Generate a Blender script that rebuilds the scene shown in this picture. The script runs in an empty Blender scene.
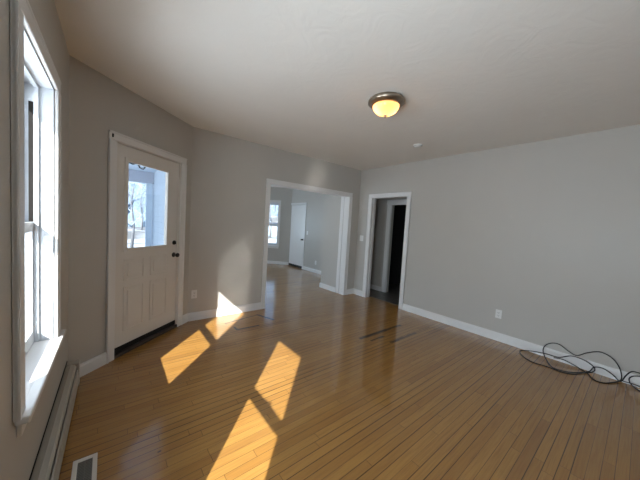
import bpy, bmesh, math, random
from mathutils import Vector, Matrix
sc = bpy.context.scene
COL = sc.collection
PI = math.pi

# ------------------------------------------------------------------ camera
F_PX, PITCH, ROLL, YAW = 262.87, 0.0560, 0.0587, 0.6822
fw = Vector((math.sin(YAW)*math.cos(PITCH), math.cos(YAW)*math.cos(PITCH), -math.sin(PITCH)))
rt = Vector((math.cos(YAW), -math.sin(YAW), 0))
up = rt.cross(fw)
rt2 = rt*math.cos(ROLL) + up*math.sin(ROLL)
up2 = up*math.cos(ROLL) - rt*math.sin(ROLL)
cd = bpy.data.cameras.new('camera'); cam = bpy.data.objects.new('camera', cd); COL.objects.link(cam)
cd.sensor_fit = 'HORIZONTAL'; cd.sensor_width = 36; cd.lens = F_PX/640*36; cd.clip_start = 0.02; cd.clip_end = 500
cam.matrix_world = Matrix(((rt2.x, up2.x, -fw.x, 0), (rt2.y, up2.y, -fw.y, 0), (rt2.z, up2.z, -fw.z, 1.42), (0, 0, 0, 1)))
sc.camera = cam

# ------------------------------------------------------------------ light and exposure
sc.view_settings.view_transform = 'Standard'; sc.view_settings.look = 'None'
sc.view_settings.gamma = 1; sc.view_settings.use_curve_mapping = False
sc.view_settings.exposure = 0.9
sc.cycles.blur_glossy = 0.0
sc.cycles.max_bounces = 14; sc.cycles.diffuse_bounces = 8; sc.cycles.glossy_bounces = 6; sc.cycles.transparent_max_bounces = 16
sc.cycles.sample_clamp_indirect = 0.0
sc.cycles.use_guiding = True
W = bpy.data.worlds.new('sky'); sc.world = W; W.use_nodes = True
nt = W.node_tree; nt.nodes.clear()
wo = nt.nodes.new('ShaderNodeOutputWorld'); bg = nt.nodes.new('ShaderNodeBackground')
sky = nt.nodes.new('ShaderNodeTexSky'); sky.sky_type = 'NISHITA'; sky.sun_disc = False
sky.sun_elevation = math.radians(35.3); sky.sun_rotation = math.radians(225); sky.air_density = 1.0; sky.dust_density = 0.4
nt.links.new(sky.outputs[0], bg.inputs[0]); nt.links.new(bg.outputs[0], wo.inputs[0])
bg.inputs[1].default_value = 0.13
sl = bpy.data.lights.new('sun', 'SUN'); sl.energy = 10.5; sl.angle = math.radians(0.53); sl.color = (1.0, 0.955, 0.89)
so = bpy.data.objects.new('sun', sl); COL.objects.link(so); so.location = (-8, -8, 9)
so.rotation_euler = Vector((1, 1.07, -0.985)).to_track_quat('-Z', 'Y').to_euler()
def area(name, loc, direction, sx, sy, power, color):
    l = bpy.data.lights.new(name, 'AREA'); l.shape = 'RECTANGLE'; l.size = sx; l.size_y = sy; l.energy = power; l.color = color
    o = bpy.data.objects.new(name, l); COL.objects.link(o); o.location = loc
    o.rotation_euler = Vector(direction).to_track_quat('-Z', 'Z').to_euler(); return o
# area lamps added to strengthen the daylight at seen and unseen windows
area('daylight_fill_left_window', (-0.62, 0.27, 1.30), (1, 0, 0.35), 0.7, 1.4, 72, (0.84, 0.92, 1.0))
area('daylight_fill_visible_window', (-1.25, 1.75, 1.35), (1, 0.05, 0.05), 1.3, 1.6, 40, (0.84, 0.92, 1.0))
area('daylight_fill_next_room', (2.95, 8.98, 1.40), (0, -1, 0), 0.95, 1.4, 24, (0.66, 0.83, 1.0))
area('daylight_fill_next_room_side', (0.99, 4.65, 1.40), (1, 0, 0), 0.8, 1.4, 11, (0.66, 0.83, 1.0))

# ------------------------------------------------------------------ materials
def mat(name, col, rough=0.5, spec=0.5, metal=0.0, bump=0.0, bscale=60, coat=0.0, var=0.0):
    m = bpy.data.materials.new(name); m.use_nodes = True; n = m.node_tree.nodes; L = m.node_tree.links
    b = n['Principled BSDF']
    b.inputs['Base Color'].default_value = (*col, 1); b.inputs['Roughness'].default_value = rough
    b.inputs['Metallic'].default_value = metal; b.inputs['Specular IOR Level'].default_value = spec
    b.inputs['Coat Weight'].default_value = coat; b.inputs['Coat Roughness'].default_value = 0.1
    tc = n.new('ShaderNodeTexCoord')
    nz = n.new('ShaderNodeTexNoise'); nz.inputs['Scale'].default_value = bscale; nz.inputs['Detail'].default_value = 4
    L.new(tc.outputs['Object'], nz.inputs['Vector'])
    if bump:
        bp = n.new('ShaderNodeBump'); bp.inputs['Strength'].default_value = bump; bp.inputs['Distance'].default_value = 0.01
        L.new(nz.outputs['Fac'], bp.inputs['Height']); L.new(bp.outputs[0], b.inputs['Normal'])
    v = max(var, 0.03)
    mr = n.new('ShaderNodeMapRange'); mr.inputs[3].default_value = 1-v; mr.inputs[4].default_value = 1+v
    n2 = n.new('ShaderNodeTexNoise'); n2.inputs['Scale'].default_value = 3.0; n2.inputs['Detail'].default_value = 5
    L.new(tc.outputs['Object'], n2.inputs['Vector']); L.new(n2.outputs['Fac'], mr.inputs[0])
    mx = n.new('ShaderNodeVectorMath'); mx.operation = 'SCALE'; mx.inputs[0].default_value = col
    L.new(mr.outputs[0], mx.inputs[3]); L.new(mx.outputs[0], b.inputs['Base Color'])
    return m
M = {}
M['wall'] = mat('greige_wall_paint', (0.49, 0.466, 0.43), 0.42, 0.35, bump=0.05, bscale=90)
M['shadewall'] = mat('shade_toned_wall', (0.035, 0.033, 0.032), 0.6, 0.2)  # near-black so the unlit room's darkness sits in the wall colour
M['white'] = mat('white_trim_paint', (0.74, 0.73, 0.72), 0.35, 0.5)
M['door'] = mat('white_door_paint', (0.70, 0.67, 0.63), 0.4, 0.45)
M['vinyl'] = mat('white_vinyl', (0.64, 0.67, 0.71), 0.35, 0.5)
M['heater'] = mat('cream_enamel', (0.40, 0.37, 0.32), 0.4, 0.5)
M['black'] = mat('black_rubber', (0.012, 0.012, 0.013), 0.5, 0.4)
M['dark'] = mat('dark_metal', (0.03, 0.028, 0.026), 0.35, 0.5, metal=0.6)
M['darkslot'] = mat('gap_shade_and_black', (0.015, 0.013, 0.012), 0.8, 0.2)  # paints shade into gaps and openings; also colours real black parts
M['bronze'] = mat('brushed_bronze', (0.33, 0.27, 0.21), 0.32, 0.5, metal=0.9)
M['thresh'] = mat('dark_bronze_sill', (0.045, 0.03, 0.022), 0.45, 0.5)
M['brass'] = mat('brass_strip', (0.26, 0.19, 0.11), 0.35, 0.5, metal=0.7)
M['plate'] = mat('white_plastic', (0.76, 0.75, 0.73), 0.35, 0.5)
M['vent'] = mat('white_vent_paint', (0.66, 0.63, 0.58), 0.4, 0.5)
M['ventgrey'] = mat('grey_louver', (0.20, 0.19, 0.175), 0.5, 0.4)
M['siding'] = mat('pale_blue_siding', (0.36, 0.45, 0.56), 0.6, 0.3)
def snow_mat():
    m = bpy.data.materials.new('patchy_snow'); m.use_nodes = True; q = NB(m); b = q.n['Principled BSDF']
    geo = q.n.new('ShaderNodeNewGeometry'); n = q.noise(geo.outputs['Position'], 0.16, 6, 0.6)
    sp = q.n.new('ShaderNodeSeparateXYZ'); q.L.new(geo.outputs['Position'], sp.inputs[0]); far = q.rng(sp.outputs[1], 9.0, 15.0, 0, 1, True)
    q.L.new(q.mix(q.f('MULTIPLY', q.rng(n, 0.44, 0.54, 0, 1), far), q.mix(far, (0.80, 0.82, 0.85), (0.44, 0.49, 0.58)), (0.14, 0.15, 0.16)), b.inputs['Base Color']); b.inputs['Roughness'].default_value = 0.8  # near snow whitened to bounce light indoors, far snow dulled in colour
    return m
M['bark'] = mat('frosted_bark', (0.17, 0.18, 0.20), 0.9, 0.1, var=0.3)
M['twig'] = mat('frosted_twigs', (0.26, 0.31, 0.38), 0.9, 0.1, var=0.3)
M['woods'] = mat('frosted_woods', (0.15, 0.21, 0.29), 0.95, 0.05, bump=1.0, bscale=2.5, var=0.9)  # pale blue-grey colour of the frosted woods
M['garage'] = mat('blue_grey_siding', (0.30, 0.34, 0.42), 0.7, 0.2)
M['deck'] = mat('porch_boards', (0.35, 0.36, 0.38), 0.7, 0.2)

def ceiling_mat():
    m = mat('ceiling_swirl_plaster', (0.78, 0.745, 0.70), 0.7, 0.25)
    n = m.node_tree.nodes; L = m.node_tree.links; b = n['Principled BSDF']
    tc = n.new('ShaderNodeTexCoord'); nz = n.new('ShaderNodeTexNoise'); nz.inputs['Scale'].default_value = 5; nz.inputs['Detail'].default_value = 3; nz.inputs['Distortion'].default_value = 2.5
    bp = n.new('ShaderNodeBump'); bp.inputs['Strength'].default_value = 0.13; bp.inputs['Distance'].default_value = 0.02
    L.new(tc.outputs['Object'], nz.inputs['Vector']); L.new(nz.outputs['Fac'], bp.inputs['Height']); L.new(bp.outputs[0], b.inputs['Normal'])
    return m
M['ceiling'] = ceiling_mat()

def glass_mat():
    m = bpy.data.materials.new('window_glass'); m.use_nodes = True; n = m.node_tree.nodes; L = m.node_tree.links; n.clear()
    o = n.new('ShaderNodeOutputMaterial'); t = n.new('ShaderNodeBsdfTransparent'); g = n.new('ShaderNodeBsdfGlossy'); mx = n.new('ShaderNodeMixShader'); fr = n.new('ShaderNodeLayerWeight'); pw = n.new('ShaderNodeMath'); ma = n.new('ShaderNodeMath')
    t.inputs[0].default_value = (0.93, 0.96, 0.97, 1); g.inputs['Roughness'].default_value = 0.02; fr.inputs[0].default_value = 0.5
    pw.operation = 'POWER'; pw.inputs[1].default_value = 5.0; ma.operation = 'MULTIPLY_ADD'; ma.inputs[1].default_value = 0.85; ma.inputs[2].default_value = 0.035
    L.new(fr.outputs['Facing'], pw.inputs[0]); L.new(pw.outputs[0], ma.inputs[0])
    L.new(ma.outputs[0], mx.inputs[0]); L.new(t.outputs[0], mx.inputs[1]); L.new(g.outputs[0], mx.inputs[2]); L.new(mx.outputs[0], o.inputs[0])
    return m
M['glass'] = glass_mat()

class NB:      # small node-building helper
    def __init__(s, m): s.m = m; s.n = m.node_tree.nodes; s.L = m.node_tree.links
    def put(s, sock, v):
        if isinstance(v, (int, float)): sock.default_value = v
        elif isinstance(v, tuple): sock.default_value = v
        else: s.L.new(v, sock)
    def f(s, op, a, b=None, c=None):
        k = s.n.new('ShaderNodeMath'); k.operation = op; s.put(k.inputs[0], a)
        if b is not None: s.put(k.inputs[1], b)
        if c is not None: s.put(k.inputs[2], c)
        return k.outputs[0]
    def v(s, op, a, b=None, out=0):
        k = s.n.new('ShaderNodeVectorMath'); k.operation = op; s.put(k.inputs[0], a)
        if b is not None: s.put(k.inputs[1], b)
        return k.outputs[out]
    def xyz(s, x, y, z):
        k = s.n.new('ShaderNodeCombineXYZ'); s.put(k.inputs[0], x); s.put(k.inputs[1], y); s.put(k.inputs[2], z); return k.outputs[0]
    def rnd(s, vec):
        k = s.n.new('ShaderNodeTexWhiteNoise'); k.noise_dimensions = '3D'; s.L.new(vec, k.inputs[0]); return k.outputs['Value']
    def noise(s, vec, scale, detail=4, dist=0):
        k = s.n.new('ShaderNodeTexNoise'); s.L.new(vec, k.inputs['Vector']); k.inputs['Scale'].default_value = scale; k.inputs['Detail'].default_value = detail; k.inputs['Distortion'].default_value = dist; return k.outputs['Fac']
    def rng(s, v, a, b, c, d, smooth=False):
        k = s.n.new('ShaderNodeMapRange'); k.interpolation_type = 'SMOOTHSTEP' if smooth else 'LINEAR'
        s.put(k.inputs[0], v)
        for i, q in enumerate((a, b, c, d)): s.put(k.inputs[i+1], q)
        return k.outputs[0]
    def mix(s, fac, a, b, mode='MIX'):
        k = s.n.new('ShaderNodeMix'); k.data_type = 'RGBA'; k.blend_type = mode; s.put(k.inputs[0], fac)
        for sock, q in ((k.inputs[6], a), (k.inputs[7], b)):
            if isinstance(q, tuple): sock.default_value = (*q, 1)
            else: s.L.new(q, sock)
        return k.outputs[2]
    def seg(s, p, a, b):       # distance from p to the worn line a-b on the floor
        ba = (b[0]-a[0], b[1]-a[1], 0); d2 = ba[0]**2+ba[1]**2
        pa = s.v('SUBTRACT', p, (a[0], a[1], 0))
        h = s.f('MINIMUM', s.f('MAXIMUM', s.f('DIVIDE', s.v('DOT_PRODUCT', pa, ba, 1), d2), 0.0), 1.0)
        k = s.n.new('ShaderNodeVectorMath'); k.operation = 'SCALE'; k.inputs[0].default_value = ba; s.L.new(h, k.inputs[3])
        return s.v('LENGTH', s.v('SUBTRACT', pa, k.outputs[0]), None, 1)

def floor_mat():
    m = bpy.data.materials.new('oak_strip_floor'); m.use_nodes = True; q = NB(m); b = q.n['Principled BSDF']
    geo = q.n.new('ShaderNodeNewGeometry'); pos = geo.outputs['Position']
    sp = q.n.new('ShaderNodeSeparateXYZ'); q.L.new(pos, sp.inputs[0]); x, y = sp.outputs[0], sp.outputs[1]
    PW, PL = 0.057, 0.95
    yy = q.f('DIVIDE', y, PW); row = q.f('FLOOR', yy); fy = q.f('SUBTRACT', yy, row)
    r1 = q.rnd(q.xyz(row, 3.7, 1.1))
    ln = q.f('ADD', q.f('MULTIPLY', q.rnd(q.xyz(row, 9.2, 4.4)), 0.7), 0.65)
    xx = q.f('DIVIDE', q.f('ADD', x, q.f('MULTIPLY', r1, 3.0)), ln); idx = q.f('FLOOR', xx); fx = q.f('SUBTRACT', xx, idx)
    pid = q.xyz(row, idx, 0.5)
    r2 = q.rnd(pid); r3 = q.rnd(q.xyz(row, idx, 7.5))
    # gaps between strips (some strips have opened further) and butt joints
    gw = q.f('ADD', q.f('MULTIPLY', q.f('POWER', q.rnd(q.xyz(row, 2.2, 8.8)), 3.0), 0.065), 0.017)
    gw = q.f('MULTIPLY', gw, q.rng(q.noise(q.xyz(q.f('MULTIPLY', x, 0.9), q.f('MULTIPLY', row, 3.3), 0), 1.0, 2), 0.3, 0.7, 0.5, 1.3))
    gy = q.f('SUBTRACT', 1.0, q.rng(q.f('MINIMUM', fy, q.f('SUBTRACT', 1.0, fy)), q.f('MULTIPLY', gw, 0.5), q.f('MULTIPLY', gw, 1.5), 0, 1))
    ex = q.f('MULTIPLY', q.f('MINIMUM', fx, q.f('SUBTRACT', 1.0, fx)), ln)
    gx = q.f('MULTIPLY', q.f('SUBTRACT', 1.0, q.rng(ex, 0.0006, 0.002, 0, 1)), 0.8)
    gap = q.f('MAXIMUM', gy, gx)
    # grain
    gv = q.xyz(q.f('ADD', q.f('MULTIPLY', x, 2.2), q.f('MULTIPLY', r2, 40)), q.f('MULTIPLY', y, 55), r3)
    grain = q.noise(gv, 1.6, 6, 0.6)
    gv2 = q.xyz(q.f('ADD', q.f('MULTIPLY', x, 7), q.f('MULTIPLY', r3, 40)), q.f('MULTIPLY', y, 190), r2)
    fine = q.noise(gv2, 1.0, 3)
    c = q.mix(r2, (0.390, 0.200, 0.050), (0.322, 0.156, 0.036))
    c = q.mix(q.rng(r3, 0.78, 1.0, 0, 0.6), c, (0.42, 0.215, 0.055))
    c = q.mix(q.rng(r3, 0.0, 0.12, 0.5, 0.0), c, (0.235, 0.110, 0.030))
    c = q.mix(q.rng(grain, 0.42, 0.75, 0.0, 0.6), c, (0.24, 0.108, 0.029))
    c = q.mix(q.rng(fine, 0.5, 0.8, 0.0, 0.3), c, (0.16, 0.075, 0.025))
    # patches where the finish has worn grey
    worn = q.noise(pos, 1.1, 5, 0.5)
    c = q.mix(q.rng(worn, 0.52, 0.75, 0.0, 0.32), c, (0.28, 0.165, 0.068))
    c = q.mix(q.f('MULTIPLY', gap, 0.92), c, (0.022, 0.010, 0.005))
    # blackened boards in front of the inner doorway, torn edge beside the wide opening, old scratches
    nz = q.noise(q.xyz(q.f('MULTIPLY', x, 3), q.f('MULTIPLY', y, 30), 0), 2.0, 4)
    def stain(a, bb, wd, k):
        d = q.f('ADD', q.seg(pos, a, bb), q.f('MULTIPLY', q.f('SUBTRACT', nz, 0.5), wd*2.4))
        return q.f('MULTIPLY', q.f('SUBTRACT', 1.0, q.rng(d, wd*0.35, wd, 0, 1, True)), k)
    ms = [stain((2.55, 2.19), (3.05, 2.19), 0.036, 0.98), stain((3.05, 2.195), (3.42, 2.195), 0.028, 0.9), stain((2.62, 2.075), (2.86, 2.075), 0.026, 0.85),
          stain((2.80, 1.905), (3.35, 1.905), 0.026, 0.85), stain((3.3, 1.91), (3.75, 1.91), 0.012, 0.5),
          stain((1.80, 3.62), (1.865, 3.43), 0.028, 0.98), stain((1.865, 3.43), (1.90, 3.33), 0.026, 0.95),
          stain((1.33, 3.33), (1.33, 3.24), 0.022, 0.95), stain((1.33, 3.235), (1.62, 3.235), 0.026, 0.98), stain((1.28, 3.52), (1.80, 3.62), 0.018, 0.85),
          stain((0.255, 1.735), (0.262, 1.737), 0.010, 0.9)]
    st = ms[0]
    for k in ms[1:]: st = q.f('MAXIMUM', st, k)
    c = q.mix(st, c, (0.022, 0.012, 0.008))
    q.L.new(c, b.inputs['Base Color'])
    q.L.new(q.rng(grain, 0.3, 0.8, 0.34, 0.50), b.inputs['Roughness'])
    b.inputs['Coat Weight'].default_value = 1.0; b.inputs['Coat IOR'].default_value = 1.65; b.inputs['Specular IOR Level'].default_value = 0.15
    q.L.new(q.rng(worn, 0.35, 0.8, 0.09, 0.15), b.inputs['Coat Roughness'])
    bp = q.n.new('ShaderNodeBump'); bp.inputs['Strength'].default_value = 0.35; bp.inputs['Distance'].default_value = 0.0015; bp.invert = True
    q.L.new(q.f('ADD', gap, q.f('MULTIPLY', grain, 0.15)), bp.inputs['Height']); q.L.new(bp.outputs[0], b.inputs['Normal'])
    bc = q.n.new('ShaderNodeBump'); bc.inputs['Strength'].default_value = 0.12; bc.inputs['Distance'].default_value = 0.001; bc.invert = True
    q.L.new(gap, bc.inputs['Height']); q.L.new(bc.outputs[0], b.inputs['Coat Normal'])
    return m
M['floor'] = floor_mat(); M['snow'] = snow_mat()

def tile_mat():
    m = bpy.data.materials.new('slate_look_tile'); m.use_nodes = True; q = NB(m); b = q.n['Principled BSDF']
    geo = q.n.new('ShaderNodeNewGeometry')
    br = q.n.new('ShaderNodeTexBrick'); q.L.new(geo.outputs['Position'], br.inputs['Vector']); br.offset = 0
    br.inputs['Color1'].default_value = (0.085, 0.08, 0.07, 1); br.inputs['Color2'].default_value = (0.12, 0.11, 0.10, 1); br.inputs['Mortar'].default_value = (0.25, 0.23, 0.2, 1)
    br.inputs['Scale'].default_value = 1; br.inputs['Brick Width'].default_value = 0.305; br.inputs['Row Height'].default_value = 0.305; br.inputs['Mortar Size'].default_value = 0.004
    n = q.noise(geo.outputs['Position'], 9, 5, 1)
    q.L.new(q.mix(q.rng(n, 0.3, 0.7, 0, 0.5), br.outputs['Color'], (0.05, 0.047, 0.042)), b.inputs['Base Color']); b.inputs['Roughness'].default_value = 0.35
    return m
M['tile'] = tile_mat()

def bowl_mat():
    m = bpy.data.materials.new('alabaster_glass'); m.use_nodes = True; q = NB(m); q.n.clear()
    o = q.n.new('ShaderNodeOutputMaterial'); tr = q.n.new('ShaderNodeBsdfTranslucent'); em = q.n.new('ShaderNodeEmission'); gl = q.n.new('ShaderNodeBsdfGlossy')
    tc = q.n.new('ShaderNodeTexCoord'); n = q.noise(tc.outputs['Object'], 9, 4, 1.5)
    c = q.mix(n, (1.0, 0.52, 0.20), (1.0, 0.72, 0.40))
    q.L.new(c, tr.inputs[0]); q.L.new(c, em.inputs[0]); em.inputs[1].default_value = 0.17; gl.inputs['Roughness'].default_value = 0.15
    a = q.n.new('ShaderNodeAddShader'); q.L.new(tr.outputs[0], a.inputs[0]); q.L.new(em.outputs[0], a.inputs[1])
    mx = q.n.new('ShaderNodeMixShader'); mx.inputs[0].default_value = 0.05; q.L.new(a.outputs[0], mx.inputs[1]); q.L.new(gl.outputs[0], mx.inputs[2]); q.L.new(mx.outputs[0], o.inputs[0])
    return m
M['bowl'] = bowl_mat()

# ------------------------------------------------------------------ mesh helpers
class MB:
    def __init__(s): s.bm = bmesh.new()
    def box(s, x0, x1, y0, y1, z0, z1, bev=0.0):
        t = bmesh.new(); bmesh.ops.create_cube(t, size=1)
        for v in t.verts: v.co = Vector((x0+(v.co.x+.5)*(x1-x0), y0+(v.co.y+.5)*(y1-y0), z0+(v.co.z+.5)*(z1-z0)))
        if bev: bmesh.ops.bevel(t, geom=list(t.edges), offset=bev, segments=2, affect='EDGES', profile=0.5)
        return s.add(t)
    def add(s, t):
        me = bpy.data.meshes.new('tmp'); t.to_mesh(me); t.free(); s.bm.from_mesh(me); bpy.data.meshes.remove(me); return s
    def prism(s, poly, z0, z1):          # plan polygon raised from z0 to z1
        lo = [s.bm.verts.new((x, y, z0)) for x, y in poly]; hi = [s.bm.verts.new((x, y, z1)) for x, y in poly]; n = len(poly)
        s.bm.faces.new(lo[::-1]); s.bm.faces.new(hi)
        for i in range(n): s.bm.faces.new((lo[i], lo[(i+1) % n], hi[(i+1) % n], hi[i]))
        return s
    def extrude_x(s, prof, x0, x1):      # profile in (y, z) run along x
        a = [s.bm.verts.new((x0, y, z)) for y, z in prof]; b = [s.bm.verts.new((x1, y, z)) for y, z in prof]; n = len(prof)
        s.bm.faces.new(a); s.bm.faces.new(b[::-1])
        for i in range(n): s.bm.faces.new((a[i], b[i], b[(i+1) % n], a[(i+1) % n]))
        return s
    def lathe(s, prof, seg=32, axis='z', center=(0, 0, 0)):    # prof: (r, h)
        rings = []
        for r, h in prof:
            ring = []
            for k in range(seg):
                a = 2*PI*k/seg; c, d = r*math.cos(a), r*math.sin(a)
                p = (c, d, h) if axis == 'z' else ((c, h, d) if axis == 'y' else (h, c, d))
                ring.append(s.bm.verts.new((p[0]+center[0], p[1]+center[1], p[2]+center[2])))
            rings.append(ring)
        for i in range(len(rings)-1):
            for k in range(seg): s.bm.faces.new((rings[i][k], rings[i][(k+1) % seg], rings[i+1][(k+1) % seg], rings[i+1][k]))
        s.bm.faces.new(rings[0][::-1]); s.bm.faces.new(rings[-1])
        return s
    def tube(s, pts, r, seg=8, r2=None):
        pts = [Vector(p) for p in pts]; rings = []; n = len(pts)
        for i, p in enumerate(pts):
            t = (pts[min(i+1, n-1)]-pts[max(i-1, 0)]).normalized()
            a = t.orthogonal().normalized() if i == 0 else (pa - t*pa.dot(t)).normalized()
            pa = a; b = t.cross(a); rr = r if r2 is None else r+(r2-r)*i/(n-1)
            rings.append([s.bm.verts.new(p+(a*math.cos(2*PI*k/seg)+b*math.sin(2*PI*k/seg))*rr) for k in range(seg)])
        for i in range(n-1):
            for k in range(seg): s.bm.faces.new((rings[i][k], rings[i][(k+1) % seg], rings[i+1][(k+1) % seg], rings[i+1][k]))
        s.bm.faces.new(rings[0][::-1]); s.bm.faces.new(rings[-1])
        return s
    def build(s, name, m, parent=None, smooth=False, label=None):
        bmesh.ops.recalc_face_normals(s.bm, faces=list(s.bm.faces))
        me = bpy.data.meshes.new(name); s.bm.to_mesh(me); s.bm.free()
        me.materials.append(M[m] if isinstance(m, str) else m)
        if smooth:
            for p in me.polygons: p.use_smooth = True
        o = bpy.data.objects.new(name, me); COL.objects.link(o)
        if parent is not None: o.parent = parent
        if label: o['label'] = label
        return o
def tag(o, label, cat, kind=None, group=None):
    o['label'] = label; o['category'] = cat
    if kind: o['kind'] = kind
    if group: o['group'] = group
    return o
def empty(name, loc, rz=0.0):
    o = bpy.data.objects.new(name, None); COL.objects.link(o); o.location = loc; o.rotation_euler = (0, 0, rz); o.empty_display_size = 0.1
    return o
def copy_tree(o, parent=None):
    c = o.copy(); COL.objects.link(c)
    if parent is not None: c.parent = parent
    for ch in list(o.children): copy_tree(ch, c)
    return c

# ------------------------------------------------------------------ the room's main planes
XL, XR, YF, H = -0.286, 4.134, 3.849, 2.615
BX, BY = 0.8665, 3.849                              # where the angled wall meets the far wall
UD = Vector((0.758, 0.652, 0)); UD.normalize()      # along the angled wall, away from the left wall
UL = 1.4465                                         # its length measured from the old reference point
A0 = Vector((BX, BY, 0)) - UD*UL
ALPHA = math.atan2(UD.y, UD.x)
DL = -0.016                                         # the left wall leans this little out of square
T_END = (XL - math.tan(DL)*A0.y - A0.x)/(UD.x + math.tan(DL)*UD.y)      # where it meets the left wall
AYL = A0.y + UD.y*T_END
YB = -2.3
TH = 0.17

# floor
fl = MB()
fl.prism([(XL-TH, YB-0.2), (4.255, YB-0.2), (4.255, 4.30), (4.9, 4.30), (4.9, 7.7), (3.8, 8.8), (0.85, 8.8), (0.85, 3.98), (BX-0.1, 3.98), (XL-TH, 3.05)], -0.12, 0.0)
tag(fl.build('floor', 'floor'), 'honey oak strip floor, worn, running through both rooms', 'floor', 'structure')
ce = MB(); ce.box(XL-TH, 6.6, YB-0.2, 8.9, H, H+0.1)
tag(ce.build('ceiling', 'ceiling'), 'off white swirled plaster ceiling', 'ceiling', 'structure')

def wall_boxes(mb, x0, x1, y0, y1, holes, zt=H):      # slab along x in local coordinates; holes (xa, xb, za, zb)
    cur = x0
    for xa, xb, za, zb in sorted(holes):
        if xa > cur: mb.box(cur, xa, y0, y1, 0, zt)
        if za > 0: mb.box(xa, xb, y0, y1, 0, za)
        if zb < zt: mb.box(xa, xb, y0, y1, zb, zt)
        cur = xb
    if cur < x1: mb.box(cur, x1, y0, y1, 0, zt)

def place(o, loc, rz):
    o.location = loc; o.rotation_euler = (0, 0, rz); return o

# window: local x along the wall, local +y into the room, origin on the wall plane at floor level
WZ0, WZ1 = 0.60, 2.15
def window(name, loc, rz, w, label, z0=WZ0, z1=WZ1, depth=TH, rail=1.33, casing=0.10, group=None, horn=None, stool_z=0.63, tracks=True):
    r = empty(name, loc, rz); tag(r, label, 'window', 'structure')
    h = w/2
    f = MB()
    f.box(-h-0.01, -h+0.006, -depth, 0, z0, z1+0.01); f.box(h-0.006, h+0.01, -depth, 0, z0, z1+0.01); f.box(-h, h, -depth, 0, z1-0.006, z1+0.01)
    f.box(-h, h, -depth-0.03, -0.09, z0, stool_z-0.005)
    for sx in (-1, 1):                      # blind stops and outer frame
        xa, xb = sorted((sx*h, sx*(h-0.020))); f.box(xa, xb, -depth-0.02, -0.158, z0, z1)
        xa, xb = sorted((sx*h, sx*(h-0.018))); f.box(xa, xb, -0.079, -0.06, z0, z1)
    f.box(-h, h, -depth-0.02, -0.158, z1-0.06, z1); f.box(-h, h, -0.079, -0.06, z1-0.02, z1)
    f.build('frame', 'vinyl', r)
    def sash(nm, ya, yb, za, zb, br, tr):
        s = MB(); st = 0.036
        s.box(-h+0.006, -h+st, ya, yb, za, zb, 0.004); s.box(h-st, h-0.006, ya, yb, za, zb, 0.004)
        s.box(-h+st-0.003, h-st+0.003, ya, yb, za, za+br, 0.004); s.box(-h+st-0.003, h-st+0.003, ya, yb, zb-tr, zb, 0.004)
        so_ = s.build(nm, 'vinyl', r)
        p = MB(); ym = (ya+yb)/2; p.box(-h+st-0.004, h-st+0.004, ym-0.002, ym+0.002, za+br-0.004, zb-tr+0.004)
        p.build('pane', 'glass', so_); return so_
    sash('upper_sash', -0.155, -0.12, rail-0.02, z1-0.004, 0.06, 0.07)
    ls = sash('lower_sash', -0.115, -0.08, stool_z-0.003, rail+0.012, 0.075, 0.055)
    lk = MB(); lk.box(-0.035, 0.035, -0.112, -0.082, rail+0.012, rail+0.022, 0.003); lk.tube([(0, -0.095, rail+0.02), (0.02, -0.085, rail+0.03), (0.045, -0.08, rail+0.03)], 0.005)
    lk.build('sash_lock', 'vinyl', ls)
    if tracks:
        for sx in (-1, 1):
            t = MB(); xa, xb = sorted((sx*(h-0.0065), sx*(h-0.011))); t.box(xa, xb, -0.100, -0.080, rail+0.014, z1-0.10); t.build('jamb_track', 'darkslot', r, label='black side track above the lower sash')
    hn = casing if horn is None else horn
    st = MB(); st.box(-h-hn, h+casing-0.02, 0.0, 0.043, stool_z-0.03, stool_z, 0.006); st.box(-h+0.007, h-0.007, -0.079, 0.004, stool_z-0.03, stool_z)
    st.build('stool', 'white', r)
    ap = MB(); ap.box(-h-hn+0.01, h+casing-0.045, 0.001, 0.016, stool_z-0.09, stool_z-0.03, 0.004); ap.build('apron', 'white', r)
    for sx in (-1, 1):
        c = MB(); xa, xb = sorted((sx*h, sx*(h+casing))); c.box(xa, xb, 0.001, 0.020, stool_z, z1, 0.005)
        xa, xb = sorted((sx*(h+casing-0.016), sx*(h+casing))); c.box(xa, xb, 0.002, 0.0225, stool_z, z1, 0.002)
        c.build('side_casing', 'white', r)
    c = MB(); c.box(-h-casing, h+casing, 0.001, 0.020, z1, z1+casing, 0.005); c.box(-h-casing, h+casing, 0.002, 0.0225, z1+casing-0.016, z1+casing, 0.002); c.build('head_casing', 'white', r)
    return r

# left wall: local x = -y(world), +y into room
w1y0, w1y1 = 1.48, 2.235
w2y0, w2y1 = -0.06, 0.655
wl = MB(); wall_boxes(wl, -(AYL+0.16), -YB+0.2, -TH, 0, [(-w1y1, -w1y0, WZ0, 2.12), (-w2y1, -w2y0, WZ0, 2.12)])
tag(place(wl.build('wall_left', 'wall'), (XL, 0, 0), -PI/2+DL), 'greige wall with the tall window, at the left edge', 'wall', 'structure')
window('window_1', (XL-math.tan(DL)*(w1y0+w1y1)/2, (w1y0+w1y1)/2, 0), -PI/2+DL, w1y1-w1y0, 'tall white double hung window at the left edge of the photo', z1=2.12, casing=0.08, horn=0.15)
window('window_2', (XL-math.tan(DL)*(w2y0+w2y1)/2, (w2y0+w2y1)/2, 0), -PI/2+DL, w2y1-w2y0, 'white double hung window beside the camera, out of the photo', z1=2.12, casing=0.08)

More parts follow.
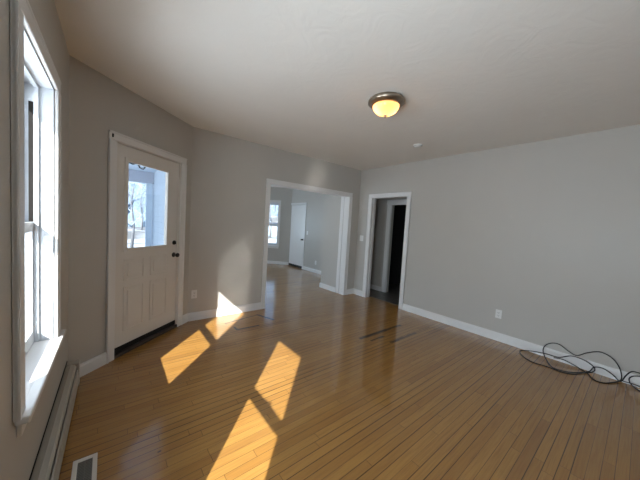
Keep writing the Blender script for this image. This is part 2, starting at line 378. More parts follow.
# angled wall with the entry door: local x runs from the far-wall corner back towards the left wall, +y into the room
dU0, dU1, dH = 0.375, 1.240, 2.095                 # rough opening
def U(u): return UL-u                               # distance u along the wall -> local x of the angled frame
an = MB(); wall_boxes(an, 0.0, UL-T_END, -0.16, 0.0, [(U(dU1), U(dU0), 0, dH)])
def ang(o): return place(o, (BX, BY, 0), ALPHA+PI)
wa = ang(an.build('wall_angled', 'wall')); tag(wa, 'greige angled wall around the white entry door', 'wall', 'structure')

# entry door (in the angled frame: local x from the far-wall corner towards the left wall)
d1 = empty('door_1', (BX, BY, 0), ALPHA+PI); tag(d1, 'white half glass entry door with embossed panels, in the angled wall', 'door', 'structure')
def ubox(mb, u0, u1, y0, y1, z0, z1, bev=0.0): mb.box(U(u1), U(u0), y0, y1, z0, z1, bev)
sl_ = MB(); y0, y1 = -0.060, -0.016
du0, du1, dz0, dz1 = 0.392, 1.226, 0.09, 2.080
gu0, gu1, gz0, gz1 = 0.505, 1.058, 1.062, 1.948
ubox(sl_, du0, gu0, y0, y1, dz0, dz1); ubox(sl_, gu1, du1, y0, y1, dz0, dz1); ubox(sl_, gu0, gu1, y0, y1, dz0, gz0); ubox(sl_, gu0, gu1, y0, y1, gz1, dz1)
leaf = sl_.build('leaf', 'door', d1)
gf = MB(); e = 0.016
ubox(gf, gu0-0.022, gu0+e, y1-0.004, y1+0.010, gz0-0.022, gz1+0.022, 0.004); ubox(gf, gu1-e, gu1+0.022, y1-0.004, y1+0.010, gz0-0.022, gz1+0.022, 0.004)
ubox(gf, gu0+e, gu1-e, y1-0.004, y1+0.010, gz0-0.022, gz0+e, 0.004); ubox(gf, gu0+e, gu1-e, y1-0.004, y1+0.010, gz1-e, gz1+0.022, 0.004)
gf.build('glazing_frame', 'door', leaf)
gp = MB(); ubox(gp, gu0-0.001, gu1+0.001, -0.042, -0.036, gz0-0.001, gz1+0.001); gp.build('pane', 'glass', leaf)
for (a, b_, c, d) in ((0.490, 0.732, 0.748, 0.968), (0.815, 1.066, 0.748, 0.968), (0.490, 0.732, 0.232, 0.688), (0.815, 1.066, 0.232, 0.688)):
    p = MB(); k = 0.016
    ubox(p, a, a+k, y1-0.004, y1+0.008, c, d, 0.004); ubox(p, b_-k, b_, y1-0.004, y1+0.008, c, d, 0.004); ubox(p, a+k, b_-k, y1-0.004, y1+0.008, c, c+k, 0.004); ubox(p, a+k, b_-k, y1-0.004, y1+0.008, d-k, d, 0.004)
    ubox(p, a+0.042, b_-0.042, y1-0.004, y1+0.008, c+0.042, d-0.042, 0.007)
    p.build('embossed_panel', 'door', leaf)
kb = MB(); kx = U(1.172)
kb.lathe([(0.030, y1), (0.030, y1+0.006), (0.013, y1+0.010), (0.011, y1+0.035), (0.022, y1+0.042), (0.028, y1+0.055), (0.024, y1+0.068), (0.008, y1+0.073)], 20, 'y', (kx, 0, 0.945))
kb.build('door_knob', 'dark', leaf, True, 'dark bronze knob')
db = MB(); db.lathe([(0.027, y1), (0.027, y1+0.008), (0.022, y1+0.014), (0.004, y1+0.015)], 20, 'y', (kx, 0, 1.098)); db.box(kx-0.005, kx+0.005, y1+0.014, y1+0.03, 1.08, 1.116, 0.002)
db.build('deadbolt', 'dark', leaf, False, 'dark bronze deadbolt turn')
for z in (1.80, 1.05, 0.28):
    hg = MB(); hg.lathe([(0.007, 0), (0.007, 0.09)], 10, 'z', (U(0.386), y1+0.004, z)); hg.build('hinge', 'dark', d1)
sw = MB(); ubox(sw, du0+0.002, du1-0.002, -0.058, -0.010, 0.045, 0.094); sw.build('under_door_strip', 'darkslot', leaf, label='black sweep under the door')
th = MB(); ubox(th, dU0, dU1, -0.16, 0.014, 0.0005, 0.036, 0.006); ubox(th, dU0, dU1, -0.09, -0.02, 0.036, 0.047, 0.003); th.build('threshold', 'thresh', d1, label='dark bronze threshold')
jb = MB(); ubox(jb, dU0-0.001, du0-0.003, -0.16, -0.001, 0, dH); ubox(jb, du1+0.003, dU1+0.001, -0.16, -0.001, 0, dH); ubox(jb, dU0, dU1, -0.16, -0.001, dz1+0.004, dH+0.001)
ubox(jb, du0-0.003, du0+0.012, -0.10, -0.063, 0.05, dz1); ubox(jb, du1-0.012, du1+0.003, -0.10, -0.063, 0.05, dz1); ubox(jb, du0, du1, -0.10, -0.063, dz1-0.012, dz1+0.004)
jb.build('jamb', 'door', d1)
for (a, b_) in ((0.300, 0.378), (1.236, 1.322)):
    c = MB(); ubox(c, a, b_, 0.0005, 0.018, 0, 2.088, 0.005)
    o_ = a if a < 0.5 else b_-0.018; ubox(c, o_, o_+0.018, 0.001, 0.026, 0, 2.088, 0.004); c.build('side_casing', 'white', d1)
c = MB(); ubox(c, 0.300, 1.322, 0.0005, 0.018, 2.088, 2.165, 0.005); ubox(c, 0.300, 1.322, 0.001, 0.026, 2.147, 2.165, 0.004); c.build('head_casing', 'white', d1)
ss = MB(); ss.box(U(0.333), U(0.322), 0.018, 0.028, 2.108, 2.140, 0.003); ss.build('contact_sensor', 'black', d1, label='small black contact on the casing corner')

# far wall with the wide opening
oX0, oX1, oZ = 2.030, 3.830, 2.035
wf = MB()
wall_boxes(wf, BX-0.10, XR+0.12, YF, YF+0.13, [(oX0-0.01, oX1+0.01, 0, oZ+0.01)])
tag(wf.build('wall_far', 'wall'), 'greige far wall around the wide cased opening', 'wall', 'structure')
t1 = empty('trim_1', (oX0, YF, 0)); tag(t1, 'white casing around the wide opening into the next room', 'trim', 'structure')
def rel(mb, o):
    for v in mb.bm.verts: v.co -= o.location
    return mb
def trim_part(parent, name, m, *boxes):
    k = MB()
    for b_ in boxes: k.box(*b_)
    rel(k, parent); return k.build(name, m, parent)
trim_part(t1, 'side_casing', 'white', (1.957, oX0+0.004, YF-0.018, YF-0.0005, 0, oZ, 0.005), (1.957, 1.972, YF-0.025, YF-0.001, 0, oZ, 0.004))
trim_part(t1, 'side_casing', 'white', (oX1-0.004, 3.905, YF-0.018, YF-0.0005, 0, oZ, 0.005), (3.890, 3.905, YF-0.025, YF-0.001, 0, oZ, 0.004))
trim_part(t1, 'head_casing', 'white', (1.957, 3.905, YF-0.018, YF-0.0005, oZ, 2.113, 0.005), (1.957, 3.905, YF-0.025, YF-0.001, 2.098, 2.113, 0.004))
trim_part(t1, 'jamb', 'white', (oX0-0.011, oX0+0.004, YF-0.001, YF+0.131, 0, oZ), (oX1-0.004, oX1+0.011, YF-0.001, YF+0.131, 0, oZ), (oX0-0.01, oX1+0.01, YF-0.001, YF+0.131, oZ-0.004, oZ+0.011))
trim_part(t1, 'inner_casing', 'white', (oX1-0.004, oX1+0.006, YF+0.148, YF+0.235, 0, 2.10, 0.003))

# right wall with the hall doorway
hY0, hY1, hZ = 2.70, 3.50, 2.022
wr = MB(); wall_boxes(wr, -(YF+0.13), -YB+0.2, 0, 0.12, [(-hY1-0.01, -hY0+0.01, 0, hZ+0.01)])
o = place(wr.build('wall_right', 'wall'), (XR, 0, 0), -PI/2); tag(o, 'long plain greige right wall with the dark hall doorway', 'wall', 'structure')

t2 = empty('trim_2', (XR, hY0, 0)); tag(t2, 'white casing around the dark hall doorway in the right wall', 'trim', 'structure')
trim_part(t2, 'side_casing', 'white', (XR-0.018, XR-0.0005, hY1-0.004, hY1+0.078, 0, hZ, 0.005), (XR-0.025, XR-0.001, hY1+0.062, hY1+0.078, 0, hZ, 0.004))
trim_part(t2, 'side_casing', 'white', (XR-0.018, XR-0.0005, hY0-0.078, hY0+0.004, 0, hZ, 0.005), (XR-0.025, XR-0.001, hY0-0.078, hY0-0.062, 0, hZ, 0.004))
trim_part(t2, 'head_casing', 'white', (XR-0.018, XR-0.0005, hY0-0.078, hY1+0.078, hZ, 2.100, 0.005), (XR-0.025, XR-0.001, hY0-0.078, hY1+0.078, 2.084, 2.100, 0.004))
trim_part(t2, 'jamb', 'white', (XR-0.001, XR+0.121, hY1-0.004, hY1+0.011, 0, hZ), (XR-0.001, XR+0.121, hY0-0.011, hY0+0.004, 0, hZ), (XR-0.001, XR+0.121, hY0-0.01, hY1+0.01, hZ-0.004, hZ+0.011),
          (XR+0.045, XR+0.075, hY1-0.016, hY1-0.003, 0, hZ-0.004), (XR+0.045, XR+0.075, hY0+0.003, hY0+0.016, 0, hZ-0.004))
ts = MB(); ts.box(XR+0.108, XR+0.140, hY0+0.004, hY1-0.004, 0.0003, 0.007, 0.003)
tag(ts.build('trim_3', 'brass'), 'thin floor strip where the oak meets the dark hall tile', 'trim', 'structure')

# rear wall behind the camera
wb = MB(); wb.box(XL-TH, XR+0.12, YB-0.16, YB, 0, H)
tag(wb.build('wall_rear', 'wall'), 'greige wall behind the camera', 'wall', 'structure')

# next room
nx = MB(); NX, FX = 3.836, 4.840
nx.prism([(NX, YF+0.13), (NX, 4.61), (FX, 4.61), (FX+0.16, 4.61), (FX+0.16, 4.05), (4.254, 4.05), (4.254, YF+0.13)], 0, H)
tag(nx.build('wall_partition', 'wall'), 'short greige wall just beyond the right side of the wide opening', 'wall', 'structure')
D2a, D2b, D2z = 6.775, 7.600, 2.045
nr = MB(); wall_boxes(nr, -7.75, -4.61, 0, 0.16, [(-D2b, -D2a, 0, D2z)])
tag(place(nr.build('wall_next_room', 'wall'), (FX, 0, 0), -PI/2), 'bluish lit wall of the next room with the plain white door', 'wall', 'structure')
bc = MB(); bc.box(FX+0.16, FX+0.2, 6.6, 7.8, 0, 2.2)  # unseen box added to keep outside light from leaking past the door
tag(bc.build('wall_leak_blocker', 'wall'), 'added unseen panel behind the plain white door, blocking outside light', 'wall', 'structure')
d2 = empty('door_2', (FX, D2a, 0)); tag(d2, 'plain white flush door standing closed in the next room', 'door', 'structure')
trim_part(d2, 'leaf', 'white', (FX+0.006, FX+0.044, D2a+0.006, D2b-0.006, 0.075, D2z-0.008, 0.002))
lf2 = d2.children[0]
k = MB(); k.box(FX+0.008, FX+0.042, D2a+0.006, D2b-0.006, 0.006, 0.075); rel(k, d2); k.build('under_door_strip', 'black', lf2, label='black strip painting the dark gap under the door')  # black box stands in for the shaded gap below the leaf
k = MB(); k.lathe([(0.028, FX+0.006), (0.028, FX-0.002), (0.012, FX-0.008), (0.011, FX-0.03), (0.027, FX-0.045), (0.022, FX-0.06), (0.006, FX-0.064)], 16, 'x', (0, D2a+0.065, 0.93)); rel(k, d2); k.build('door_knob', 'dark', lf2, True, 'dark knob')
for z in (1.75, 1.0, 0.25):
    k = MB(); k.lathe([(0.008, z), (0.008, z+0.09)], 8, 'z', (FX-0.004, D2b-0.002, 0)); rel(k, d2); k.build('hinge', 'dark', d2)
trim_part(d2, 'side_casing', 'white', (FX-0.016, FX-0.0005, D2a-0.06, D2a+0.003, 0, D2z, 0.004))
trim_part(d2, 'side_casing', 'white', (FX-0.016, FX-0.0005, D2b-0.003, D2b+0.04, 0, D2z, 0.004))
trim_part(d2, 'head_casing', 'white', (FX-0.016, FX-0.0005, D2a-0.06, D2b+0.04, D2z, D2z+0.06, 0.004))
CH = (FX, 7.583, 0); CHR = math.radians(135)
cw = MB(); wall_boxes(cw, 0, 1.6, -0.16, 0, [(0.45, 1.25, 0.60, 2.10)])
tag(place(cw.build('wall_bay', 'wall'), CH, CHR), 'shaded angled far wall of the next room with its window', 'wall', 'structure')
window('window_3', (FX-0.85*math.sqrt(.5), 7.583+0.85*math.sqrt(.5), 0), CHR, 0.8, 'narrow double hung window at the far end of the next room', z0=0.60, z1=2.10, depth=0.16, rail=1.335, casing=0.078, tracks=False)
bx, by = FX-1.6*math.sqrt(.5), 7.583+1.6*math.sqrt(.5)
bk = MB(); wall_boxes(bk, 2.2, bx+0.06, by, by+0.12, [(2.45, 3.45, WZ0, WZ1)]); bk.box(2.08, 2.2, 7.5, by+0.12, 0, H); bk.box(0.97, 2.2, 7.5, 7.62, 0, H)
tag(bk.build('wall_bay_back', 'wall'), 'back wall of the next room, hidden behind the opening', 'wall', 'structure')
lw = MB(); wall_boxes(lw, -7.62, -(YF+0.13), -0.12, 0, [(-5.08, -4.22, WZ0, WZ1)])
tag(place(lw.build('wall_next_room_left', 'wall'), (0.97, 0, 0), -PI/2), 'side wall of the next room, hidden from the camera', 'wall', 'structure')
window('window_4', (2.95, by, 0), PI, 1.0, 'added unseen white window letting daylight into the next room from the back', depth=0.12)  # unseen window added to light the next room's door wall
window('window_5', (0.97, 4.65, 0), -PI/2, 0.86, 'added unseen white window letting daylight into the next room from the side', depth=0.12)  # unseen window added to brighten the partition wall
sd = MB()
prof = []
zz = -0.5
while zz < 3.2: sd.box(0.834, 0.8495, 5.2, 7.62, zz, zz+0.1115, 0.002); zz += 0.112
tag(sd.build('wall_siding', 'siding'), 'pale lap siding at the right edge of the entry door glass', 'wall', 'structure')

# hall behind the right doorway
hw = MB(); wall_boxes(hw, -4.05, -2.20, 0, 0.12, [(-3.575, -2.76, 0, 1.965)])
tag(place(hw.build('wall_hall', 'wall'), (4.87, 0, 0), -PI/2), 'grey wall inside the dark hall around a black doorway', 'wall', 'structure')
t4 = empty('trim_4', (4.87, 2.76, 0)); tag(t4, 'white casing around the black doorway inside the hall', 'trim', 'structure')
trim_part(t4, 'side_casing', 'white', (4.852, 4.8695, 3.571, 3.665, 0, 1.965, 0.005))
trim_part(t4, 'side_casing', 'white', (4.852, 4.8695, 2.66, 2.764, 0, 1.965, 0.005))
trim_part(t4, 'head_casing', 'white', (4.852, 4.8695, 2.66, 3.68, 1.965, 2.065, 0.005))
trim_part(t4, 'jamb', 'white', (4.869, 4.905, 3.565, 3.576, 0, 1.965), (4.869, 4.905, 2.759, 2.770, 0, 1.965), (4.869, 4.905, 2.76, 3.575, 1.955, 1.966))
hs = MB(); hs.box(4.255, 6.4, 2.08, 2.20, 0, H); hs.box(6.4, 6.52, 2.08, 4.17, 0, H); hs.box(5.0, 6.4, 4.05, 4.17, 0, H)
tag(hs.build('wall_hall_side', 'shadewall'), 'walls of the room beyond the hall, its darkness put into their colour', 'wall', 'structure')
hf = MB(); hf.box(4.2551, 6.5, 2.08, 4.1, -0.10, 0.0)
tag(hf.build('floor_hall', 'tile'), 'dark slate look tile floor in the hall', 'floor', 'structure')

# ------------------------------------------------------------------ baseboards
def baseboard(name, x0, x1, loc, rz, label, h=0.112):
    b = MB(); b.extrude_x([(0.0005, 0), (0.017, 0), (0.017, h-0.022), (0.013, h-0.014), (0.011, h-0.004), (0.006, h), (0.0005, h)], x0, x1)
    return tag(place(b.build(name, 'white'), loc, rz), label, 'baseboard', 'structure')
RZ = PI                                              # far wall: local +y towards -y
baseboard('baseboard_far', -1.957, -BX+0.0, (0, YF, 0), PI, 'white baseboard between the entry door corner and the wide opening')
baseboard('baseboard_far_corner', -XR, -3.905, (0, YF, 0), PI, 'short white baseboard between the wide opening and the room corner')
baseboard('baseboard_right', YB, hY0-0.078, (XR, 0, 0), PI/2, 'long white baseboard along the right wall')
baseboard('baseboard_right_corner', hY1+0.078, YF, (XR, 0, 0), PI/2, 'short white baseboard between the room corner and the hall doorway')
baseboard('baseboard_angled', U(0.300), UL-T_END, (BX, BY, 0), ALPHA+PI, 'white baseboard left of the entry door')
baseboard('baseboard_angled_corner', 0, U(1.322), (BX, BY, 0), ALPHA+PI, 'short white baseboard right of the entry door')
baseboard('baseboard_partition', 4.09, 4.61+0.017, (NX, 0, 0), PI/2, 'white baseboard on the short wall just beyond the opening', 0.10)
baseboard('baseboard_next_room', 4.62, D2a-0.06, (FX, 0, 0), PI/2, 'white baseboard right of the plain white door', 0.10)
baseboard('baseboard_bay', 0.02, 1.6, CH, CHR, 'white baseboard under the next room window', 0.10)
baseboard('baseboard_hall', 3.68, 4.05, (4.87, 0, 0), PI/2, 'white baseboard in the dark hall', 0.10)

# ------------------------------------------------------------------ things in the room
# baseboard heater along the left wall (local frame of the left wall: x = -y, +y into the room)
hx0, hx1 = -2.80, 1.9
hr = empty('baseboard_heater', (XL, 0, 0), -PI/2+DL); tag(hr, 'long cream metal baseboard heater under the left window', 'heater')
b = MB(); b.box(hx0, hx1, 0.001, 0.008, 0.02, 0.195); b.build('back_plate', 'heater', hr)
b = MB(); b.extrude_x([(0.006, 0.200), (0.030, 0.206), (0.052, 0.198), (0.062, 0.182), (0.062, 0.172), (0.058, 0.172), (0.058, 0.181), (0.050, 0.193), (0.030, 0.200), (0.006, 0.194)], hx0, hx1); b.build('top_hood', 'heater', hr)
b = MB(); b.extrude_x([(0.070, 0.032), (0.076, 0.036), (0.076, 0.085), (0.073, 0.090), (0.076, 0.095), (0.072, 0.150), (0.066, 0.156), (0.062, 0.152), (0.067, 0.147), (0.070, 0.095), (0.067, 0.090), (0.070, 0.085)], hx0, hx1); b.build('front_panel', 'heater', hr)
b = MB(); b.box(hx0+0.05, hx1, 0.012, 0.055, 0.06, 0.14); b.build('heating_fins', 'dark', hr, label='dark fins inside the slot')
b = MB(); b.box(hx0-0.03, hx0+0.035, 0.001, 0.079, 0.018, 0.208, 0.006); b.build('end_cap', 'heater', hr)
b = MB(); b.box(hx0-0.03, hx1, 0.0008, 0.004, 0.206, 0.216); b.build('gap_shade', 'darkslot', hr, label='dark strip painting the shade between heater and wall')  # dark strip stands in for the shaded gap above the heater

# floor register
v0 = empty('floor_vent', (-0.083, 1.778, 0)); tag(v0, 'white metal floor register beside the heater', 'vent')
b = MB(); hw_, hl_ = 0.053, 0.150; fr = 0.021
b.box(-hw_, -hw_+fr, -hl_, hl_, 0.0005, 0.006, 0.002); b.box(hw_-fr, hw_, -hl_, hl_, 0.0005, 0.006, 0.002); b.box(-hw_+fr-.001, hw_-fr+.001, -hl_, -hl_+0.026, 0.0005, 0.006, 0.002); b.box(-hw_+fr-.001, hw_-fr+.001, hl_-0.026, hl_, 0.0005, 0.006, 0.002)
b.build('frame', 'vent', v0)
b = MB(); b.box(-hw_+fr, hw_-fr, -hl_+0.026, hl_-0.026, 0.0006, 0.0012); b.build('duct_shade', 'darkslot', v0, label='dark flat sheet painting the shade under the louvers')  # flat dark sheet painted in place of the shade below the slats
b = MB()
n = 22
for i in range(n):
    y = -hl_+0.03+(2*hl_-0.06)*i/(n-1); b.box(-hw_+fr-.001, hw_-fr+.001, y-0.0032, y+0.0032, 0.0016, 0.0042)
b.box(-0.0015, 0.0015, -hl_+0.026, hl_-0.026, 0.0016, 0.0044)
b.build('louver_grille', 'ventgrey', v0, label='grey slatted grille')

# ceiling light
cl = empty('ceiling_light', (1.990, 1.600, H)); tag(cl, 'flush ceiling light with bronze rim and lit alabaster bowl', 'lamp')
b = MB(); b.lathe([(0.120, -0.0005), (0.150, -0.006), (0.164, -0.020), (0.165, -0.040), (0.152, -0.050), (0.140, -0.062), (0.122, -0.066), (0.118, -0.066), (0.116, -0.040), (0.110, -0.010)], 48); b.build('rim', 'bronze', cl, True)
b = MB(); prof = [(0.120*math.cos(t), -0.060-0.088*math.sin(t)) for t in [i*PI/2/14 for i in range(14)]]+[(0.006, -0.148)]
rings = prof
b.lathe(rings, 48)
# open the top of the bowl
bm_ = b.bm; bm_.faces.ensure_lookup_table()
top = [f for f in bm_.faces if len(f.verts) > 10 and f.calc_center_median().z > -0.065]
bmesh.ops.delete(bm_, geom=top, context='FACES')
bowl = b.build('glass_bowl', 'bowl', cl, True)
b = MB(); b.lathe([(0.004, -0.142), (0.014, -0.146), (0.016, -0.151), (0.009, -0.155), (0.011, -0.161), (0.007, -0.168), (0.002, -0.170)], 20); b.build('finial', 'bronze', cl, True)
for k, (dx, dy) in enumerate(((-0.05, 0.035), (0.05, -0.035))):
    l = bpy.data.lights.new('bulb_light', 'POINT'); l.energy = 0.32; l.color = (1.0, 0.72, 0.42); l.shadow_soft_size = 0.025
    lo = bpy.data.objects.new('bulb_light', l); COL.objects.link(lo); lo.parent = cl; lo.location = (dx, dy, -0.075)

# smoke detector
sm = empty('smoke_detector', (3.352, 2.09, H)); tag(sm, 'small round white smoke detector on the ceiling', 'smoke detector')
b = MB(); b.lathe([(0.064, -0.0005), (0.066, -0.010), (0.062, -0.016)], 32); b.build('base', 'plate', sm, True)
b = MB(); b.lathe([(0.056, -0.016), (0.054, -0.026), (0.040, -0.036), (0.010, -0.038)], 32); b.build('cover', 'plate', sm, True)
b = MB(); b.lathe([(0.0575, -0.0165), (0.0575, -0.021), (0.050, -0.022)], 32); b.build('vent_ring', 'ventgrey', sm, label='grey vent slot')

# outlets and switches (local frame: +y into the room)
def outlet(loc, rz, label):
    r = empty('wall_outlet', loc, rz); tag(r, label, 'outlet', group='duplex wall outlets')
    b = MB(); b.box(-0.036, 0.036, 0.0005, 0.006, -0.058, 0.058, 0.003); b.build('cover_plate', 'plate', r)
    for sz in (-0.0195, 0.0195):
        b = MB(); b.box(-0.017, 0.017, 0.004, 0.0085, sz-0.014, sz+0.014, 0.003); s_ = b.build('socket', 'plate', r)
        b = MB(); b.box(-0.009, -0.006, 0.008, 0.0089, sz-0.003, sz+0.008); b.box(0.006, 0.009, 0.008, 0.0089, sz-0.003, sz+0.007); b.box(-0.003, 0.003, 0.008, 0.0089, sz-0.011, sz-0.006); b.build('slots', 'darkslot', s_, label='dark socket slots')
    return r
outlet((0.944, YF, 0.368), PI, 'white duplex outlet beside the entry door, near the wall sunlight')
outlet((XR, 1.163, 0.363), PI/2, 'white duplex outlet low on the long right wall')
outlet((FX, 6.10, 0.30), PI/2, 'small white outlet in the next room, right of the plain door')
def switch(loc, rz, label, w=0.036):
    r = empty('light_switch', loc, rz); tag(r, label, 'light switch', group='white wall switches')
    b = MB(); b.box(-w, w, 0.0005, 0.006, -0.058, 0.058, 0.003); b.build('cover_plate', 'plate', r)
    b = MB(); b.box(-0.006, 0.006, 0.005, 0.016, -0.004, 0.012, 0.002); b.build('toggle', 'plate', r)
    return r
switch((XR, 3.715, 1.200), PI/2, 'white light switch between the room corner and the hall doorway', 0.05)
switch((FX, 6.60, 1.16), PI/2, 'white light switch in the next room beside the plain door')

# black cord lying tangled against the right wall
def spline(pts, n=6):
    out = []
    P = [Vector(p) for p in pts]
    for i in range(len(P)-1):
        a, b_, c, d = P[max(i-1, 0)], P[i], P[i+1], P[min(i+2, len(P)-1)]
        for k in range(n):
            t = k/n; out.append(0.5*((2*b_)+(c-a)*t+(2*a-5*b_+4*c-d)*t*t+(3*b_-a-3*c+d)*t**3))
    out.append(P[-1]); return out
CR = 0.0052
def lift(pts, dx=0.0):
    return [(min(x, 4.092)+(dx if z > 0.03 else 0), y, max(z, CR)) for x, y, z in pts]
cord_a = [(4.085,-0.123,0.173),(4.085,-0.075,0.154),(4.085,-0.024,0.146),(4.085,0.011,0.086),(4.085,0.035,0.017),(4.085,0.06,0.019),(4.085,0.098,0.054),(4.085,0.166,0.087),(4.085,0.232,0.072),(4.075,0.258,0.021),(4.017,0.289,0.01),(3.893,0.338,0.0),(3.824,0.392,0.0),(3.792,0.468,0.0),(3.805,0.573,0.0),(3.788,0.694,0.0),(3.872,0.805,0.0),(3.989,0.861,0.0),(4.07,0.849,0.005),(4.085,0.74,0.031),(4.085,0.626,0.049),(4.085,0.518,0.056),(4.085,0.419,0.114),(4.085,0.321,0.115),(4.085,0.243,0.078),(4.08,0.227,0.035),(4.023,0.266,0.014),(3.964,0.314,0.012),(3.862,0.381,0.012),(3.813,0.455,0.012),(3.83,0.531,0.01),(4.001,0.611,0.012),(4.085,0.66,0.067),(4.085,0.649,0.139),(4.085,0.592,0.196),(4.085,0.521,0.205),(4.085,0.439,0.157),(4.085,0.371,0.141),(4.085,0.296,0.204),(4.085,0.209,0.25),(4.085,0.131,0.234),(4.085,0.073,0.174),(4.085,0.043,0.098),(4.08,0.04,0.027),(4.011,0.083,0.0),(3.898,0.146,0.0),(3.896,0.217,0.0),(4.019,0.273,0.0),(4.08,0.336,0.006),(4.085,0.395,0.026),(4.085,0.482,0.046),(4.085,0.56,0.033)]
cord_b = [(4.09,0.06,0.01),(4.085,0.036,0.021),(4.085,-0.033,0.026),(4.085,-0.085,0.024),(4.085,-0.25,0.02)]
cord_c = [(4.085,-0.25,0.16),(4.085,-0.125,0.148),(4.085,-0.077,0.128),(4.085,-0.033,0.106),(4.085,-0.012,0.066),(4.08,-0.031,0.017),(4.004,-0.088,0.0),(3.95,-0.148,0.0),(3.93,-0.26,0.0)]
b = MB()
b.tube(spline(lift(cord_a)), CR, 8); b.tube(spline(lift(cord_b)), CR, 8); b.tube(spline(lift(cord_c, -0.012)), CR, 8)
tag(b.build('extension_cord', 'black', None, True), 'black cord lying tangled on the floor against the right wall', 'cord')

# ------------------------------------------------------------------ outside
random.seed(4)
GZ = -0.5
g = bmesh.new(); bmesh.ops.create_grid(g, x_segments=90, y_segments=90, size=110)
for v in g.verts:
    x, y = v.co.x, v.co.y
    d = max(abs(x-2)-7, abs(y-3)-8, 0)
    v.co.z = GZ + min(d/10, 1)*(0.28*math.sin(x*0.21+1)*math.cos(y*0.17)+0.16*math.sin(x*0.5+y*0.43)) 
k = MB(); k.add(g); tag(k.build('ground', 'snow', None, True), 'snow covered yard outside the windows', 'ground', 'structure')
pd = MB(); pd.prism([(-2.8, 3.2), (-0.6, 3.05), (0.70, 4.05), (0.80, 4.1), (0.80, 7.4), (-2.8, 7.4)], -0.16, -0.05)
tag(pd.build('porch_deck', 'deck'), 'grey porch deck outside the entry door', 'porch', 'structure')
pr = empty('porch_roof', (-1, 7.3, 2.16)); tag(pr, 'porch roof edge crossing the top of the door glass', 'porch roof', 'structure')
k = MB(); k.prism([(-2.9, 3.3), (-0.65, 3.15), (0.66, 4.12), (0.83, 4.2), (0.83, 7.4), (-2.9, 7.4)], 2.40, 2.52); rel(k, pr); k.build('soffit', 'siding', pr)
k = MB(); k.box(-2.9, 0.83, 7.22, 7.36, 2.15, 2.40); rel(k, pr); k.build('beam', 'garage', pr, label='blue grey porch beam')
pc = empty('porch_column', (0.745, 7.29, -0.05)); tag(pc, 'white square porch column seen through the entry door glass', 'column')
k = MB(); k.box(-0.055, 0.055, -0.055, 0.055, 0.02, 2.20, 0.004); k.build('shaft', 'siding', pc)
k = MB(); k.box(-0.075, 0.075, -0.068, 0.068, 0.0, 0.14, 0.006); k.build('base', 'siding', pc)
hk = MB(); hk.tube([(0.40, 5.5, 2.40), (0.40, 5.5, 2.28), (0.42, 5.5, 2.22), (0.47, 5.5, 2.20), (0.50, 5.5, 2.24)], 0.012, 8); hk.tube([(0.40, 5.5, 2.30), (0.33, 5.5, 2.26), (0.26, 5.5, 2.28)], 0.012, 8)
tag(hk.build('plant_hook', 'black'), 'black double hook hanging from the porch ceiling outside the door glass', 'hook')

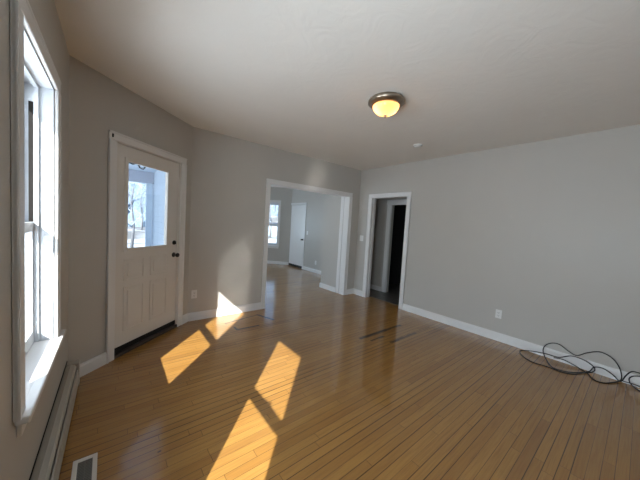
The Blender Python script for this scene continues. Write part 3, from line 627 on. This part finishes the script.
def tree(x, y, h, seed, label, spread=0.5):
    rnd = random.Random(seed)
    r = empty('bare_tree', (x, y, GZ)); tag(r, label, 'tree', group='frosted trees beyond the yard')
    tr = MB(); br = MB()
    tr.tube([(0, 0, -0.3), (0.02*h, 0.01*h, h*0.25), (-0.01*h, 0.02*h, h*0.55), (0.01*h, 0, h*0.8)], h*0.022, 7, h*0.008)
    def grow(p, d, L, rad, lev):
        pts = [p]; q = p.copy(); dd = d.copy()
        for _ in range(3):
            dd = (dd+Vector((rnd.uniform(-.25, .25), rnd.uniform(-.25, .25), rnd.uniform(-.1, .2)))).normalized(); q = q+dd*L/3; pts.append(q.copy())
        br.tube(pts, rad, 4, rad*0.45)
        if lev > 0:
            for _ in range(5):
                t = rnd.choice(pts[1:]); nd = (dd+Vector((rnd.uniform(-1, 1), rnd.uniform(-1, 1), rnd.uniform(-.5, .6)))).normalized()
                grow(t, nd, L*rnd.uniform(.45, .65), rad*0.5, lev-1)
    for i in range(13):
        a = rnd.uniform(0, 2*PI); z = h*rnd.uniform(0.22, 0.8)
        grow(Vector((0, 0, z)), Vector((math.cos(a)*spread*2, math.sin(a)*spread*2, rnd.uniform(.5, 1.2))).normalized(), h*rnd.uniform(.22, .34), h*0.008, 2)
    tr.build('trunk', 'bark', r, True); br.build('branches', 'twig', r)
    return r
tl = [(1.25, 21, 4.6, 'nearest pale frosted tree at the left of the entry door glass'), (2.9, 35, 6.0, 'smaller pale frosted tree in the entry door glass, beside the porch column'),
      (15.6, 29, 6.5, 'bare tree in front of the garage in the far room window'), (23.5, 42.0, 7.5, 'tall bare tree rising behind the garage in the far room window')]
for i, (x, y, h, lb) in enumerate(tl): tree(x, y, h, i+3, lb)
wk = MB()
N = 90
for i in range(N):           # one rolling belt of woodland: overlapping lumpy crowns
    a = math.radians(-75+150*i/N); rr = 62+random.uniform(-4, 4); s_ = random.uniform(4.6, 6.4)
    t = bmesh.new(); bmesh.ops.create_icosphere(t, subdivisions=3, radius=1)
    for v in t.verts:
        w_ = 1+0.22*math.sin(v.co.x*7+i)*math.sin(v.co.y*6+i*2)*math.cos(v.co.z*8+i)+random.uniform(-.07, .07)
        v.co = Vector((v.co.x*s_*w_+rr*math.sin(a), v.co.y*s_*w_+rr*math.cos(a), GZ+1.5+v.co.z*s_*1.25*w_))
    wk.add(t)
tag(wk.build('woods', 'woods'), 'frosted belt of woods on the horizon', 'woods', 'stuff')
gr = empty('garage', (20.2, 36.5, GZ), math.radians(-28)); tag(gr, 'low blue grey garage with a snowy roof, seen in the far room window', 'garage')
k = MB(); k.box(-4, 4, 0, 5, -0.3, 1.95); k.build('wall', 'garage', gr)
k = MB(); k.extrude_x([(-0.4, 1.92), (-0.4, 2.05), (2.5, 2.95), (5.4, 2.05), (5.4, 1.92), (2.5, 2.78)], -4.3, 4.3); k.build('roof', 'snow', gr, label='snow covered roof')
k = MB(); k.box(-1.4, 1.2, -0.03, 0.02, -0.3, 1.6); k.build('garage_door', 'siding', gr)
